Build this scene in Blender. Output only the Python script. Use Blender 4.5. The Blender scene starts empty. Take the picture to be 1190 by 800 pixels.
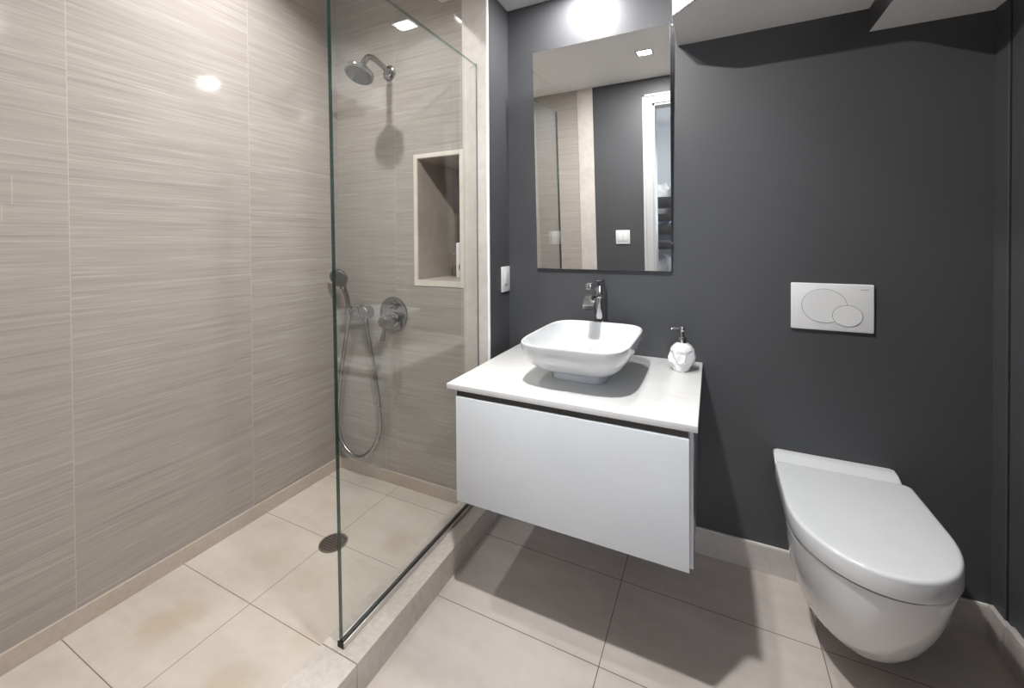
import bpy, bmesh, math, random
from mathutils import Vector, Matrix
random.seed(7)
scene = bpy.context.scene
COL = scene.collection
V = Vector
PI = math.pi

# ------------------------------------------------------------------ camera
F_PX, CX, CY = 482.05, 595.0, 285.26            # in a 1190 x 800 frame
YAW, PITCH, ROLL = -0.4492, 0.0114, -0.0065
CAM_H = 1.275
cam_data = bpy.data.cameras.new('camera')
cam = bpy.data.objects.new('camera', cam_data)
COL.objects.link(cam)
fwd = V((math.sin(YAW) * math.cos(PITCH), math.cos(YAW) * math.cos(PITCH), -math.sin(PITCH)))
rgt = V((math.cos(YAW), -math.sin(YAW), 0))
upv = rgt.cross(fwd)
r2 = math.cos(ROLL) * rgt + math.sin(ROLL) * upv
u2 = -math.sin(ROLL) * rgt + math.cos(ROLL) * upv
m = Matrix.Identity(4)
for i in range(3):
    m[i][0], m[i][1], m[i][2] = r2[i], u2[i], -fwd[i]
m.translation = V((0, 0, CAM_H))
cam.matrix_world = m
cam_data.sensor_fit = 'HORIZONTAL'
cam_data.sensor_width = 36.0
cam_data.lens = 36.0 * F_PX / 1190.0
cam_data.shift_y = -(400.0 - CY) / 1190.0
cam_data.shift_x = -(CX - 595.0) / 1190.0
cam_data.clip_start = 0.01
scene.camera = cam

# ------------------------------------------------------------------ light and exposure
LAMP_WALL_W = 9.5         # lamp close to the charcoal wall
LAMP_MID_W = 30.0          # lamp in front of the vanity
LAMP_SHOWER_W = 9.0        # wide-beam lamp over the shower
SHOWER_BEAM = 125.0        # degrees
BED_FILL_W = 35.0               # added bedroom lamp, fill light through the doorway
LAMP_COL = (1.0, 0.985, 0.965)
world = bpy.data.worlds.new('world')
scene.world = world
world.use_nodes = True
world.node_tree.nodes['Background'].inputs['Color'].default_value = (0.75, 0.85, 1.0, 1)
world.node_tree.nodes['Background'].inputs['Strength'].default_value = 7.0      # daylight fill, let in through the added bedroom window
vs = scene.view_settings
scene.display_settings.display_device = 'sRGB'
vs.view_transform = 'Standard'
vs.look = 'None'
vs.exposure = 0.28
vs.gamma = 1.0
vs.use_curve_mapping = False
cy = scene.cycles
cy.max_bounces = 14
cy.diffuse_bounces = 8
cy.glossy_bounces = 8
cy.transmission_bounces = 8
cy.transparent_max_bounces = 16
cy.caustics_reflective = False
cy.caustics_refractive = False
cy.sample_clamp_indirect = 6.0
cy.blur_glossy = 0.5

# ------------------------------------------------------------------ room measures
YB = 1.84                  # back wall
YS = 1.635                 # shower end wall
YF = 0.08                  # front wall, bathroom face
XL, XR = -1.842, 0.80
XC = -0.903                # return wall beside the vanity
XJ = -1.035                # inner edge of the stone jamb
XG = -0.968                # glass
ZC = 2.40
ZC2 = 2.72                  # raised ceiling over the shower
ZS = 0.037                 # shower floor
ZK = 0.10                  # curb top

# ------------------------------------------------------------------ material helpers
def srgb(r, g, b):
    f = lambda c: c / 12.92 if c <= 0.04045 else ((c + 0.055) / 1.055) ** 2.4
    return (f(r / 255.0), f(g / 255.0), f(b / 255.0), 1.0)

class N:
    def __init__(self, name):
        self.m = bpy.data.materials.new(name)
        self.m.use_nodes = True
        self.t = self.m.node_tree
        self.b = self.t.nodes['Principled BSDF']
        self.out = self.t.nodes['Material Output']
    def n(self, typ, **kw):
        x = self.t.nodes.new(typ)
        for k, v in kw.items():
            setattr(x, k, v)
        return x
    def l(self, a, b):
        self.t.links.new(a, b)
    def put(self, sock, v):
        if isinstance(v, bpy.types.NodeSocket):
            self.l(v, sock)
        else:
            sock.default_value = v
    def math(self, op, a, b=0.0, c=0.0):
        x = self.n('ShaderNodeMath', operation=op)
        for s, v in zip(x.inputs, (a, b, c)):
            self.put(s, v)
        return x.outputs[0]
    def pos(self):
        g = self.n('ShaderNodeNewGeometry')
        s = self.n('ShaderNodeSeparateXYZ')
        self.l(g.outputs['Position'], s.inputs[0])
        return g.outputs['Position'], s.outputs[0], s.outputs[1], s.outputs[2]
    def vec(self, x, y, z):
        c = self.n('ShaderNodeCombineXYZ')
        for s, v in zip(c.inputs, (x, y, z)):
            self.put(s, v)
        return c.outputs[0]
    def noise(self, vec, scale, detail=2.0, rough=0.5):
        x = self.n('ShaderNodeTexNoise')
        self.l(vec, x.inputs['Vector'])
        x.inputs['Scale'].default_value = scale
        x.inputs['Detail'].default_value = detail
        x.inputs['Roughness'].default_value = rough
        return x.outputs['Fac']
    def ramp(self, fac, stops):
        x = self.n('ShaderNodeValToRGB')
        self.put(x.inputs[0], fac)
        e = x.color_ramp.elements
        while len(e) < len(stops):
            e.new(0.5)
        for k, (p, c) in enumerate(stops):
            e[k].position = p
            e[k].color = c
        return x.outputs[0]
    def mix(self, fac, a, b, mode='MIX'):
        x = self.n('ShaderNodeMix', data_type='RGBA', blend_type=mode)
        self.put(x.inputs[0], fac)
        self.put(x.inputs[6], a)
        self.put(x.inputs[7], b)
        return x.outputs[2]
    def remap(self, v, a, b, c=0.0, d=1.0):
        x = self.n('ShaderNodeMapRange', interpolation_type='SMOOTHSTEP')
        self.put(x.inputs[0], v)
        for s, k in zip(x.inputs[1:5], (a, b, c, d)):
            s.default_value = k
        return x.outputs[0]
    def line(self, coord, start, pitch, half):
        """1 within `half` of a joint running at start + k * pitch"""
        d = self.math('PINGPONG', self.math('SUBTRACT', coord, start), pitch / 2.0)
        return self.math('LESS_THAN', d, half)
    def bump(self, height, strength=0.2, dist=0.002):
        x = self.n('ShaderNodeBump')
        self.l(height, x.inputs['Height'])
        x.inputs['Strength'].default_value = strength
        x.inputs['Distance'].default_value = dist
        self.l(x.outputs[0], self.b.inputs['Normal'])
    def set(self, **kw):
        for k, v in kw.items():
            self.put(self.b.inputs[k.replace('_', ' ')], v)
        return self.m

def plain(name, col, rough=0.5, metal=0.0, spec=0.5, coat=0.0, var=0.03, scale=14.0):
    """solid finish with a faint procedural unevenness in tone and gloss"""
    k = N(name)
    p, x, y, z = k.pos()
    nz = k.noise(p, scale, 3.0)
    lo = tuple(c * (1 - var) for c in col[:3]) + (1,)
    hi = tuple(min(1, c * (1 + var)) for c in col[:3]) + (1,)
    k.set(Base_Color=k.ramp(nz, [(0.3, lo), (0.7, hi)]), Metallic=metal,
          Roughness=k.remap(nz, 0.3, 0.7, max(0.0, rough - 0.02), rough + 0.02))
    k.b.inputs['Specular IOR Level'].default_value = spec
    k.b.inputs['Coat Weight'].default_value = coat
    k.b.inputs['Coat Roughness'].default_value = 0.04
    return k.m

def streak_tile(name, axis):
    """large grey-beige wall tile with fine horizontal brushed lines and pale joints"""
    k = N(name)
    p, x, y, z = k.pos()
    run = y if axis == 'y' else x
    if axis == 'y':
        v_start, v_pitch = 0.578, 0.574
    else:
        v_start, v_pitch = -1.439, 0.574
    cell = k.math('FLOOR', k.math('DIVIDE', k.math('SUBTRACT', run, v_start), v_pitch))
    row = k.math('FLOOR', k.math('DIVIDE', k.math('SUBTRACT', z, 0.097), 0.318))
    off = k.math('ADD', k.math('MULTIPLY', cell, 3.7), k.math('MULTIPLY', row, 1.9))
    a = k.noise(k.vec(k.math('MULTIPLY', run, 3.2), off, k.math('MULTIPLY', z, 170.0)), 1.0, 2.0, 0.6)
    b = k.noise(k.vec(k.math('MULTIPLY', run, 1.8), k.math('ADD', off, 4.0), k.math('MULTIPLY', z, 55.0)), 1.0, 2.0, 0.5)
    c = k.noise(k.vec(k.math('MULTIPLY', run, 4.0), k.math('ADD', off, 9.0), k.math('MULTIPLY', z, 260.0)), 1.0, 1.0, 0.5)
    s = k.math('ADD', k.math('MULTIPLY', a, 0.62), k.math('MULTIPLY', b, 0.38))
    base = k.ramp(s, [(0.30, srgb(151, 144, 138)), (0.45, srgb(164, 157, 151)), (0.55, srgb(168, 162, 156)), (0.70, srgb(178, 172, 167))])
    thin = k.remap(c, 0.60, 0.72)
    base = k.mix(k.math('MULTIPLY', thin, 0.5), base, srgb(194, 189, 184))
    j = k.math('MAXIMUM', k.line(run, v_start, v_pitch, 0.0011), k.math('MULTIPLY', k.line(z, 0.097, 0.318, 0.0008), 0.35))
    if axis == 'y':
        # two short cut joints near the doorway end of the wall
        for yy, z0, z1 in ((0.4595, 1.392, 1.475), (0.439, 1.341, 1.391)):
            q = k.math('MULTIPLY', k.math('LESS_THAN', k.math('ABSOLUTE', k.math('SUBTRACT', y, yy)), 0.0010),
                       k.math('LESS_THAN', k.math('ABSOLUTE', k.math('SUBTRACT', z, (z0 + z1) / 2)), (z1 - z0) / 2))
            j = k.math('MAXIMUM', j, q)
    col = k.mix(k.math('MULTIPLY', j, 0.8), base, srgb(190, 182, 173))
    k.b.inputs['Specular IOR Level'].default_value = 0.4
    k.bump(s, 0.015, 0.0006)
    return k.set(Base_Color=col, Roughness=0.075)

def stone_tile(name, base_stops, x0, px, y0, py, joint, rough, stains=(), half=0.0013):
    k = N(name)
    p, x, y, z = k.pos()
    n1 = k.noise(p, 2.2, 4.0, 0.55)
    n2 = k.noise(p, 26.0, 3.0, 0.6)
    n3 = k.noise(k.vec(k.math('MULTIPLY', x, 2.0), k.math('MULTIPLY', y, 7.0), 0.0), 1.5, 3.0, 0.6)
    s = k.math('ADD', k.math('ADD', k.math('MULTIPLY', n1, 0.5), k.math('MULTIPLY', n2, 0.15)), k.math('MULTIPLY', n3, 0.35))
    col = k.ramp(s, base_stops)
    warp = k.noise(p, 9.0, 3.0, 0.6)
    for sx, sy, rad, amt, sc in stains:
        dx = k.math('SUBTRACT', x, sx)
        dy = k.math('SUBTRACT', y, sy)
        d = k.math('SQRT', k.math('ADD', k.math('MULTIPLY', dx, dx), k.math('MULTIPLY', dy, dy)))
        d = k.math('ADD', d, k.math('MULTIPLY', k.math('SUBTRACT', warp, 0.5), rad * 1.6))
        col = k.mix(k.math('MULTIPLY', k.remap(d, rad * 0.25, rad, 1.0, 0.0), amt), col, sc)
    j = k.math('MAXIMUM', k.line(x, x0, px, half), k.line(y, y0, py, half))
    col = k.mix(k.math('MULTIPLY', j, 0.92), col, joint)
    h = k.math('SUBTRACT', k.math('MULTIPLY', n2, 0.12), j)
    k.bump(h, 0.25, 0.001)
    return k.set(Base_Color=col, Roughness=k.remap(n1, 0.3, 0.7, rough - 0.05, rough + 0.06))

def speckled(name, lo, hi, rough=0.4, scale=60.0):
    k = N(name)
    p, x, y, z = k.pos()
    n1 = k.noise(p, 5.0, 4.0, 0.6)
    n2 = k.noise(p, scale, 2.0, 0.6)
    s = k.math('ADD', k.math('MULTIPLY', n1, 0.6), k.math('MULTIPLY', n2, 0.4))
    col = k.ramp(s, [(0.35, lo), (0.65, hi)])
    pits = k.math('MULTIPLY', k.remap(k.noise(p, 120.0, 1.0), 0.72, 0.78), 0.35)
    col = k.mix(pits, col, tuple(c * 0.45 for c in lo[:3]) + (1,))
    return k.set(Base_Color=col, Roughness=rough)

def wall_paint(name, col, rough=0.42, var=0.05):
    k = N(name)
    p, x, y, z = k.pos()
    n1 = k.noise(p, 1.3, 3.0, 0.5)
    n2 = k.noise(p, 260.0, 2.0, 0.6)
    lo = tuple(c * (1 - var) for c in col[:3]) + (1,)
    hi = tuple(c * (1 + var) for c in col[:3]) + (1,)
    k.bump(n2, 0.05, 0.0006)
    return k.set(Base_Color=k.ramp(n1, [(0.3, lo), (0.7, hi)]), Roughness=rough)

def quartz(name):
    k = N(name)
    p, x, y, z = k.pos()
    n1 = k.noise(p, 3.0, 5.0, 0.65)
    v = k.n('ShaderNodeTexNoise')
    k.l(k.vec(k.math('ADD', k.math('MULTIPLY', x, 2.0), k.math('MULTIPLY', n1, 1.2)), k.math('MULTIPLY', y, 6.0), z), v.inputs['Vector'])
    v.inputs['Scale'].default_value = 2.5
    v.inputs['Detail'].default_value = 4.0
    vein = k.remap(k.math('ABSOLUTE', k.math('SUBTRACT', v.outputs['Fac'], 0.5)), 0.0, 0.035, 1.0, 0.0)
    col = k.mix(k.math('MULTIPLY', vein, 0.22), k.ramp(n1, [(0.3, srgb(206, 206, 205)), (0.7, srgb(217, 217, 217))]), srgb(192, 190, 188))
    return k.set(Base_Color=col, Roughness=0.28)

def clear_glass(name, tint):
    """thin flat pane: transmits straight through, mirrors by Fresnel"""
    k = N(name)
    k.t.nodes.remove(k.b)
    tr = k.n('ShaderNodeBsdfTransparent')
    tr.inputs['Color'].default_value = tint
    gl = k.n('ShaderNodeBsdfGlossy')
    gl.inputs['Roughness'].default_value = 0.0
    gl.inputs['Color'].default_value = (1, 1, 1, 1)
    geo = k.n('ShaderNodeNewGeometry')
    dt = k.n('ShaderNodeVectorMath', operation='DOT_PRODUCT')
    k.l(geo.outputs['Normal'], dt.inputs[0])
    k.l(geo.outputs['Incoming'], dt.inputs[1])
    c_ = k.math('SUBTRACT', 1.0, k.math('ABSOLUTE', dt.outputs['Value']))
    fres = k.math('ADD', k.math('MULTIPLY', k.math('POWER', c_, 5.0), 0.96), 0.04)
    p, x, y, z = k.pos()
    # a trace of dried water on the pane
    dirt = k.math('MULTIPLY', k.remap(k.noise(p, 7.0, 3.0), 0.5, 0.8), 0.01)
    mx = k.n('ShaderNodeMixShader')
    k.l(k.math('ADD', fres, dirt), mx.inputs[0])
    k.l(tr.outputs[0], mx.inputs[1])
    k.l(gl.outputs[0], mx.inputs[2])
    k.l(mx.outputs[0], k.out.inputs['Surface'])
    return k.m

def glow(name, col, strength):
    k = N(name)
    k.b.inputs['Base Color'].default_value = (0.9, 0.9, 0.9, 1)
    k.b.inputs['Emission Color'].default_value = col + (1,)
    k.b.inputs['Emission Strength'].default_value = strength
    return k.m

M = {}
M['tile_side'] = streak_tile('brushed_tile_side', 'y')
M['tile_end'] = streak_tile('brushed_tile_end', 'x')
M['dark'] = wall_paint('charcoal_paint', srgb(72, 73, 76), 0.46)
M['white_wall'] = wall_paint('white_paint', srgb(242, 242, 242), 0.6, 0.01)
M['bed_wall'] = wall_paint('bedroom_paint', srgb(226, 230, 234), 0.6, 0.02)
M['floor'] = stone_tile('grey_floor_tile', [(0.33, srgb(184, 175, 168)), (0.5, srgb(199, 190, 183)), (0.68, srgb(212, 204, 198))],
                        -0.306, 0.612, 1.212, 0.348, srgb(80, 72, 66), 0.36)
M['shower_floor'] = stone_tile('beige_floor_tile', [(0.33, srgb(182, 172, 160)), (0.5, srgb(197, 188, 177)), (0.68, srgb(208, 200, 190))],
                               -1.425, 0.612, 0.540, 0.334, srgb(112, 98, 84), 0.34,
                               [(-1.165, 1.30, 0.075, 0.38, srgb(176, 155, 130)), (-1.60, 0.72, 0.11, 0.42, srgb(176, 152, 124)),
                                (-1.33, 1.03, 0.10, 0.25, srgb(180, 160, 136)), (-1.22, 0.66, 0.10, 0.38, srgb(178, 156, 130)),
                                (-1.62, 1.36, 0.08, 0.22, srgb(184, 164, 140)), (-1.55, 1.06, 0.09, 0.22, srgb(184, 164, 140)),
                                (-1.14, 0.86, 0.06, 0.2, srgb(184, 164, 140))])
M['base_beige'] = speckled('beige_skirting_stone', srgb(180, 168, 156), srgb(198, 187, 176), 0.4)
M['curb'] = speckled('curb_stone', srgb(178, 169, 160), srgb(204, 197, 189), 0.35)
M['jamb'] = speckled('jamb_stone', srgb(190, 183, 177), srgb(208, 202, 196), 0.3, 30.0)
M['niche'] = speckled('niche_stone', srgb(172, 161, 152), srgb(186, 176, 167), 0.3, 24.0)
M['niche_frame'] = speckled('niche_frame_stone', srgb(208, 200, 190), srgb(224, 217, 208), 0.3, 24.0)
M['skirting'] = speckled('grey_skirting_stone', srgb(186, 180, 175), srgb(206, 200, 196), 0.35)
M['caulk'] = plain('white_caulk', srgb(228, 226, 222), 0.5)
M['bead'] = plain('white_corner_bead', srgb(246, 246, 245), 0.3)
M['quartz'] = quartz('white_quartz')
M['lacquer'] = plain('white_gloss_lacquer', srgb(212, 216, 220), 0.12, 0, 0.5, 0.3, 0.01)
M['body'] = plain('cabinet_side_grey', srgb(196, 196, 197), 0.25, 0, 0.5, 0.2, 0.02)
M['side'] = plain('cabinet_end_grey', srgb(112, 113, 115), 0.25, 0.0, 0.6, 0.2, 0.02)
M['channel'] = plain('dark_grip_channel', srgb(62, 60, 58), 0.4, 0.3)
M['porcelain'] = plain('white_porcelain', srgb(214, 216, 218), 0.08, 0, 0.5, 0.5, 0.01)
M['seat_plastic'] = plain('white_seat_plastic', srgb(212, 214, 217), 0.16, 0, 0.5, 0.2, 0.01)
M['plastic'] = plain('white_plastic', srgb(224, 225, 226), 0.3, 0, 0.5, 0.1, 0.01)
M['grey_line'] = plain('grey_joint', srgb(96, 97, 99), 0.5)
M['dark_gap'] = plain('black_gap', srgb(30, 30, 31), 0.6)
M['chrome'] = plain('chrome', (0.58, 0.585, 0.595, 1), 0.06, 1.0, 0.5, 0.0, 0.01)
M['steel'] = plain('brushed_steel', (0.38, 0.375, 0.37, 1), 0.26, 1.0, 0.5, 0.0, 0.03)
M['satin'] = plain('satin_steel', (0.72, 0.70, 0.68, 1), 0.42, 1.0, 0.5, 0.0, 0.03)
M['bronze'] = plain('aged_bronze', (0.36, 0.31, 0.27, 1), 0.4, 0.85, 0.5, 0.0, 0.1)
M['nozzle'] = plain('grey_spray_face', srgb(118, 118, 117), 0.35, 0.4)
M['rubber'] = plain('dark_rubber', srgb(66, 66, 68), 0.6)
M['mirror'] = plain('silvered_mirror', (0.90, 0.91, 0.905, 1), 0.004, 1.0, 0.5, 0.0, 0.003)
M['mirror'].node_tree.nodes['Principled BSDF'].inputs['Roughness'].links and M['mirror'].node_tree.links.remove(M['mirror'].node_tree.nodes['Principled BSDF'].inputs['Roughness'].links[0])
M['mirror'].node_tree.nodes['Principled BSDF'].inputs['Roughness'].default_value = 0.0
M['glass'] = clear_glass('clear_glass', (0.955, 0.965, 0.96, 1))
def edge_glass(name, lo=0.80, hi=0.92):
    k = N(name)
    k.set(Base_Color=(0.010, 0.040, 0.038, 1), Roughness=0.08)
    tr = k.n('ShaderNodeBsdfTransparent')
    p, x, y, z = k.pos()
    tr.inputs['Color'].default_value = (0.62, 0.80, 0.77, 1)
    mx = k.n('ShaderNodeMixShader')
    k.l(k.remap(k.noise(p, 5.0, 2.0), 0.3, 0.7, lo, hi), mx.inputs[0])
    k.l(tr.outputs[0], mx.inputs[1])
    k.l(k.b.outputs[0], mx.inputs[2])
    k.l(mx.outputs[0], k.out.inputs['Surface'])
    return k.m
M['glass_edge'] = edge_glass('green_glass_edge')
M['glass_top'] = edge_glass('green_glass_top_edge', 0.30, 0.40)
M['seal_line'] = plain('blue_grey_seal', srgb(84, 96, 106), 0.3)
M['darkened_chrome'] = plain('darkened_chrome', (0.40, 0.40, 0.41, 1), 0.09, 1.0, 0.5, 0.0, 0.01)  # darker copy of chrome, reflections of a dark room put into its colour
M['skull'] = plain('white_glazed_ceramic', srgb(232, 233, 233), 0.22, 0, 0.5, 0.3, 0.01)
M['brown'] = plain('brown_bottle_plastic', srgb(110, 94, 82), 0.25, 0, 0.5, 0.2, 0.05)
M['lens'] = glow('lamp_lens', LAMP_COL, 14.0)
M['casing'] = plain('white_door_casing', srgb(188, 189, 190), 0.35, 0, 0.5, 0, 0.01)
M['oak'] = plain('bedroom_floorboards', srgb(160, 132, 104), 0.4, 0, 0.5, 0, 0.12)
M['bed_wood'] = plain('grey_stained_wood', srgb(58, 58, 60), 0.5, 0, 0.5, 0, 0.15)
M['bed_cloth'] = plain('blue_grey_bedding', srgb(136, 146, 160), 0.9, 0, 0.2, 0, 0.05)
M['pillow'] = plain('patterned_bedding', srgb(196, 198, 200), 0.9, 0, 0.2, 0, 0.15, 40.0)

# ------------------------------------------------------------------ mesh helpers
def nbm():
    return bmesh.new()

def box(bm, x0, x1, y0, y1, z0, z1, bev=0.0, seg=2, mat=0):
    r = bmesh.ops.create_cube(bm, size=1.0)
    vs_ = r['verts']
    for v in vs_:
        v.co = V((x0 + (v.co.x + .5) * (x1 - x0), y0 + (v.co.y + .5) * (y1 - y0), z0 + (v.co.z + .5) * (z1 - z0)))
    fs = {f for v in vs_ for f in v.link_faces}
    for f in fs:
        f.material_index = mat
    if bev > 0:
        es = list({e for v in vs_ for e in v.link_edges})
        bmesh.ops.bevel(bm, geom=es, offset=bev, segments=seg, profile=0.5, affect='EDGES')
    return vs_

def ring(bm, pts):
    return [bm.verts.new(p) for p in pts]

def bridge(bm, a, b, mat=0):
    n = len(a)
    for i in range(n):
        f = bm.faces.new((a[i], a[(i + 1) % n], b[(i + 1) % n], b[i]))
        f.material_index = mat

def cap(bm, r, flip=False, mat=0):
    f = bm.faces.new(r[::-1] if flip else r)
    f.material_index = mat
    return f

def loft(bm, rings, cap0=True, cap1=True, mat=0):
    rs = [ring(bm, r) for r in rings]
    for a, b in zip(rs, rs[1:]):
        bridge(bm, a, b, mat)
    if cap0:
        cap(bm, rs[0], True, mat)
    if cap1:
        cap(bm, rs[-1], False, mat)
    return rs

def axes(d):
    d = V(d).normalized()
    a = V((0, 0, 1)) if abs(d.z) < 0.9 else V((1, 0, 0))
    u = d.cross(a).normalized()
    return d, u, d.cross(u).normalized()

def lathe(bm, base, direction, prof, seg=40, mat=0, cap0=True, cap1=True):
    """prof: (radius, distance along direction) pairs"""
    d, u, w = axes(direction)
    base = V(base)
    rs = [[base + d * h + (u * math.cos(2 * PI * i / seg) + w * math.sin(2 * PI * i / seg)) * max(r, 1e-5) for i in range(seg)] for r, h in prof]
    return loft(bm, rs, cap0, cap1, mat)

def spline(pts, n):
    pts = [V(p) for p in pts]
    out = []
    P = [pts[0] * 2 - pts[1]] + pts + [pts[-1] * 2 - pts[-2]]
    for i in range(1, len(P) - 2):
        p0, p1, p2, p3 = P[i - 1:i + 3]
        for k in range(n):
            t = k / n
            out.append(0.5 * ((2 * p1) + (p2 - p0) * t + (2 * p0 - 5 * p1 + 4 * p2 - p3) * t * t + (3 * p1 - p0 - 3 * p2 + p3) * t ** 3))
    out.append(pts[-1])
    return out

def tube(bm, pts, rad, seg=16, mat=0):
    pts = [V(p) for p in pts]
    n = len(pts)
    rads = rad if isinstance(rad, (list, tuple)) else [rad] * n
    t0 = (pts[1] - pts[0]).normalized()
    _, u, _w = axes(t0)
    rings = []
    for i in range(n):
        t = (pts[min(i + 1, n - 1)] - pts[max(i - 1, 0)]).normalized()
        u = (u - t * u.dot(t)).normalized()
        w = t.cross(u)
        rings.append([pts[i] + (u * math.cos(2 * PI * k / seg) + w * math.sin(2 * PI * k / seg)) * rads[i] for k in range(seg)])
    return loft(bm, rings, True, True, mat)

def prism(bm, pts2, z0, z1, mat=0):
    loft(bm, [[(x, y, z0) for x, y in pts2], [(x, y, z1) for x, y in pts2]], mat=mat)

def superell(cx, cy_, a, b, n, z, seg=64):
    out = []
    for i in range(seg):
        t = 2 * PI * i / seg
        c, s = math.cos(t), math.sin(t)
        out.append((cx + a * math.copysign(abs(c) ** (2 / n), c), cy_ + b * math.copysign(abs(s) ** (2 / n), s), z))
    return out

def obj(name, bm, mats, parent=None, smooth=True, angle=35.0):
    bmesh.ops.recalc_face_normals(bm, faces=bm.faces[:])
    if parent is not None:
        mw = parent_world(parent)
        bm.transform(mw.inverted())
    lim = math.radians(angle)
    if smooth:
        for f in bm.faces:
            f.smooth = True
        for e in bm.edges:
            if len(e.link_faces) == 2 and e.calc_face_angle(0.0) > lim:
                e.smooth = False
    me = bpy.data.meshes.new(name)
    bm.to_mesh(me)
    bm.free()
    for mm in (mats if isinstance(mats, (list, tuple)) else [mats]):
        me.materials.append(mm)
    o = bpy.data.objects.new(name, me)
    COL.objects.link(o)
    if parent is not None:
        o.parent = parent
    return o

def parent_world(o):
    mtx = o.matrix_basis.copy()
    p = o.parent
    while p is not None:
        mtx = p.matrix_basis @ mtx
        p = p.parent
    return mtx

def thing(name, label, cat, loc, group=None, rot=None):
    o = bpy.data.objects.new(name, None)
    o.empty_display_size = 0.05
    COL.objects.link(o)
    o.location = loc
    if rot:
        o.rotation_euler = rot
    o['label'] = label
    o['category'] = cat
    if group:
        o['group'] = group
    return o

def tag(o, label, cat, group=None):
    o['label'] = label
    o['category'] = cat
    if group:
        o['group'] = group
    return o

def struct(name, bm, mats, label=None, cat=None, parent=None, smooth=False):
    o = obj(name, bm, mats, parent, smooth)
    if parent is None:
        o['kind'] = 'structure'
        if label:
            o['label'] = label
            o['category'] = cat
    return o

# ================================================================== SETTING
bm = nbm(); box(bm, XC - .03, 1.0, -0.04, YB + .1, -0.1, 0.0)
struct('floor', bm, M['floor'], 'grey beige large-format tile floor of the bathroom', 'floor')
bm = nbm(); box(bm, XL - .1, -1.02, YF - .02, YS + .05, -0.1, ZS)
struct('floor_shower', bm, M['shower_floor'], 'stained beige tile floor of the walk-in shower', 'floor')

# shower long side wall
bm = nbm(); box(bm, XL - 0.12, XL, YF - 0.12, YS + 0.12, -0.1, ZC2 + .1)
struct('wall_left', bm, M['tile_side'], 'brushed grey beige tiled long wall of the shower', 'wall')
# shower end wall, pierced by the deep niche
NX0, NX1, NZ0, NZ1, NY = -1.302, -1.055, 1.083, 1.680, 2.02
bm = nbm()
box(bm, XL - .02, NX0, YS, YB + .2, -0.1, ZC2 + .1)
box(bm, NX1, XJ, YS, YB + .0, -0.1, ZC2 + .1)
box(bm, NX0, NX1, YS, YB + .2, -0.1, NZ0)
box(bm, NX0, NX1, YS, YB + .2, NZ1, ZC2 + .1)
struct('wall_shower', bm, M['tile_end'], 'brushed tile end wall of the shower with a deep niche', 'wall')
# niche lining
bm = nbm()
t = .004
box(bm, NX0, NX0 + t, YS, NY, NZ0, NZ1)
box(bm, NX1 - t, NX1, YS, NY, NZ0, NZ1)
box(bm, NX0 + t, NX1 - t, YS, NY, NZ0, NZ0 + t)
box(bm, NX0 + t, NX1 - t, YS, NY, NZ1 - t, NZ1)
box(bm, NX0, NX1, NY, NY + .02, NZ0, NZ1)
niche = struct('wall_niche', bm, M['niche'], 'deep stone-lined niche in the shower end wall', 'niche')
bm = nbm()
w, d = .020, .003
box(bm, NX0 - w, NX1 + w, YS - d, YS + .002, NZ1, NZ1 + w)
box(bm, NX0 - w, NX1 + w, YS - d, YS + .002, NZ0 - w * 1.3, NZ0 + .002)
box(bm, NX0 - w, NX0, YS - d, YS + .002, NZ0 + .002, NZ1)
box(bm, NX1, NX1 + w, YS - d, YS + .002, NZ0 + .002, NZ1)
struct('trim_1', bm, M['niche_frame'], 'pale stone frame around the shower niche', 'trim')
# stone jamb that ends the shower, with a white corner bead
bm = nbm(); box(bm, XJ, XC - .002, YS - .004, YB + .0, -.05, ZC + .1)
struct('trim_2', bm, M['jamb'], 'pale stone jamb between shower and vanity', 'trim')
bm = nbm(); box(bm, XC - .006, XC + .003, YS - .006, YS + .004, 0.0, ZC, .0015)
struct('trim_3', bm, M['bead'], 'white bead on the corner of the stone jamb', 'trim')
bm = nbm(); box(bm, XC - .03, XC, YS + .004, YB + .05, 0, ZC + .1)
struct('wall_return', bm, M['dark'], 'narrow charcoal return wall beside the vanity', 'wall')
bm = nbm(); box(bm, XC - .02, XR + .2, YB, YB + .12, -0.1, ZC + .1)
struct('wall_back', bm, M['dark'], 'charcoal painted wall behind vanity and toilet', 'wall')
# side wall past the toilet: recessed panel plus a corner board
bm = nbm(); box(bm, XR + .006, XR + .14, YF - .12, YB + .05, -0.1, ZC + .1)
struct('wall_right', bm, M['dark'], 'charcoal painted wall beside the toilet', 'wall')
bm = nbm(); box(bm, XR, XR + .02, 1.769, YB, 0.10, ZC, .0015)
struct('trim_4', bm, M['dark'], 'charcoal corner board beside the toilet', 'trim')
bm = nbm(); box(bm, XR + .004, XR + .0062, 1.7655, 1.7690, .11, ZC)
struct('trim_6', bm, M['dark_gap'], 'dark open joint beside the charcoal corner board', 'trim')
# front wall with the doorway
DX0, DX1, DZ = -0.425, 0.40, 2.20
bm = nbm()
box(bm, XC, DX0, YF - .12, YF, -0.1, ZC + .1)
box(bm, DX1, XR + .1, YF - .12, YF, -0.1, ZC + .1)
box(bm, DX0, DX1, YF - .12, YF, DZ, ZC + .1)
struct('wall_front', bm, M['dark'], 'charcoal wall with the doorway to the bedroom', 'wall')
bm = nbm(); box(bm, XL - .05, XJ, YF - .12, YF, -0.1, ZC + .1)
struct('wall_shower_front', bm, M['tile_end'], 'brushed tile wall of the shower facing its niche', 'wall')
bm = nbm(); box(bm, XJ, XC, YF - .12, YF + .004, -0.1, ZC + .1)
struct('trim_5', bm, M['jamb'], 'pale stone jamb at the doorway end of the shower', 'trim')
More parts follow.
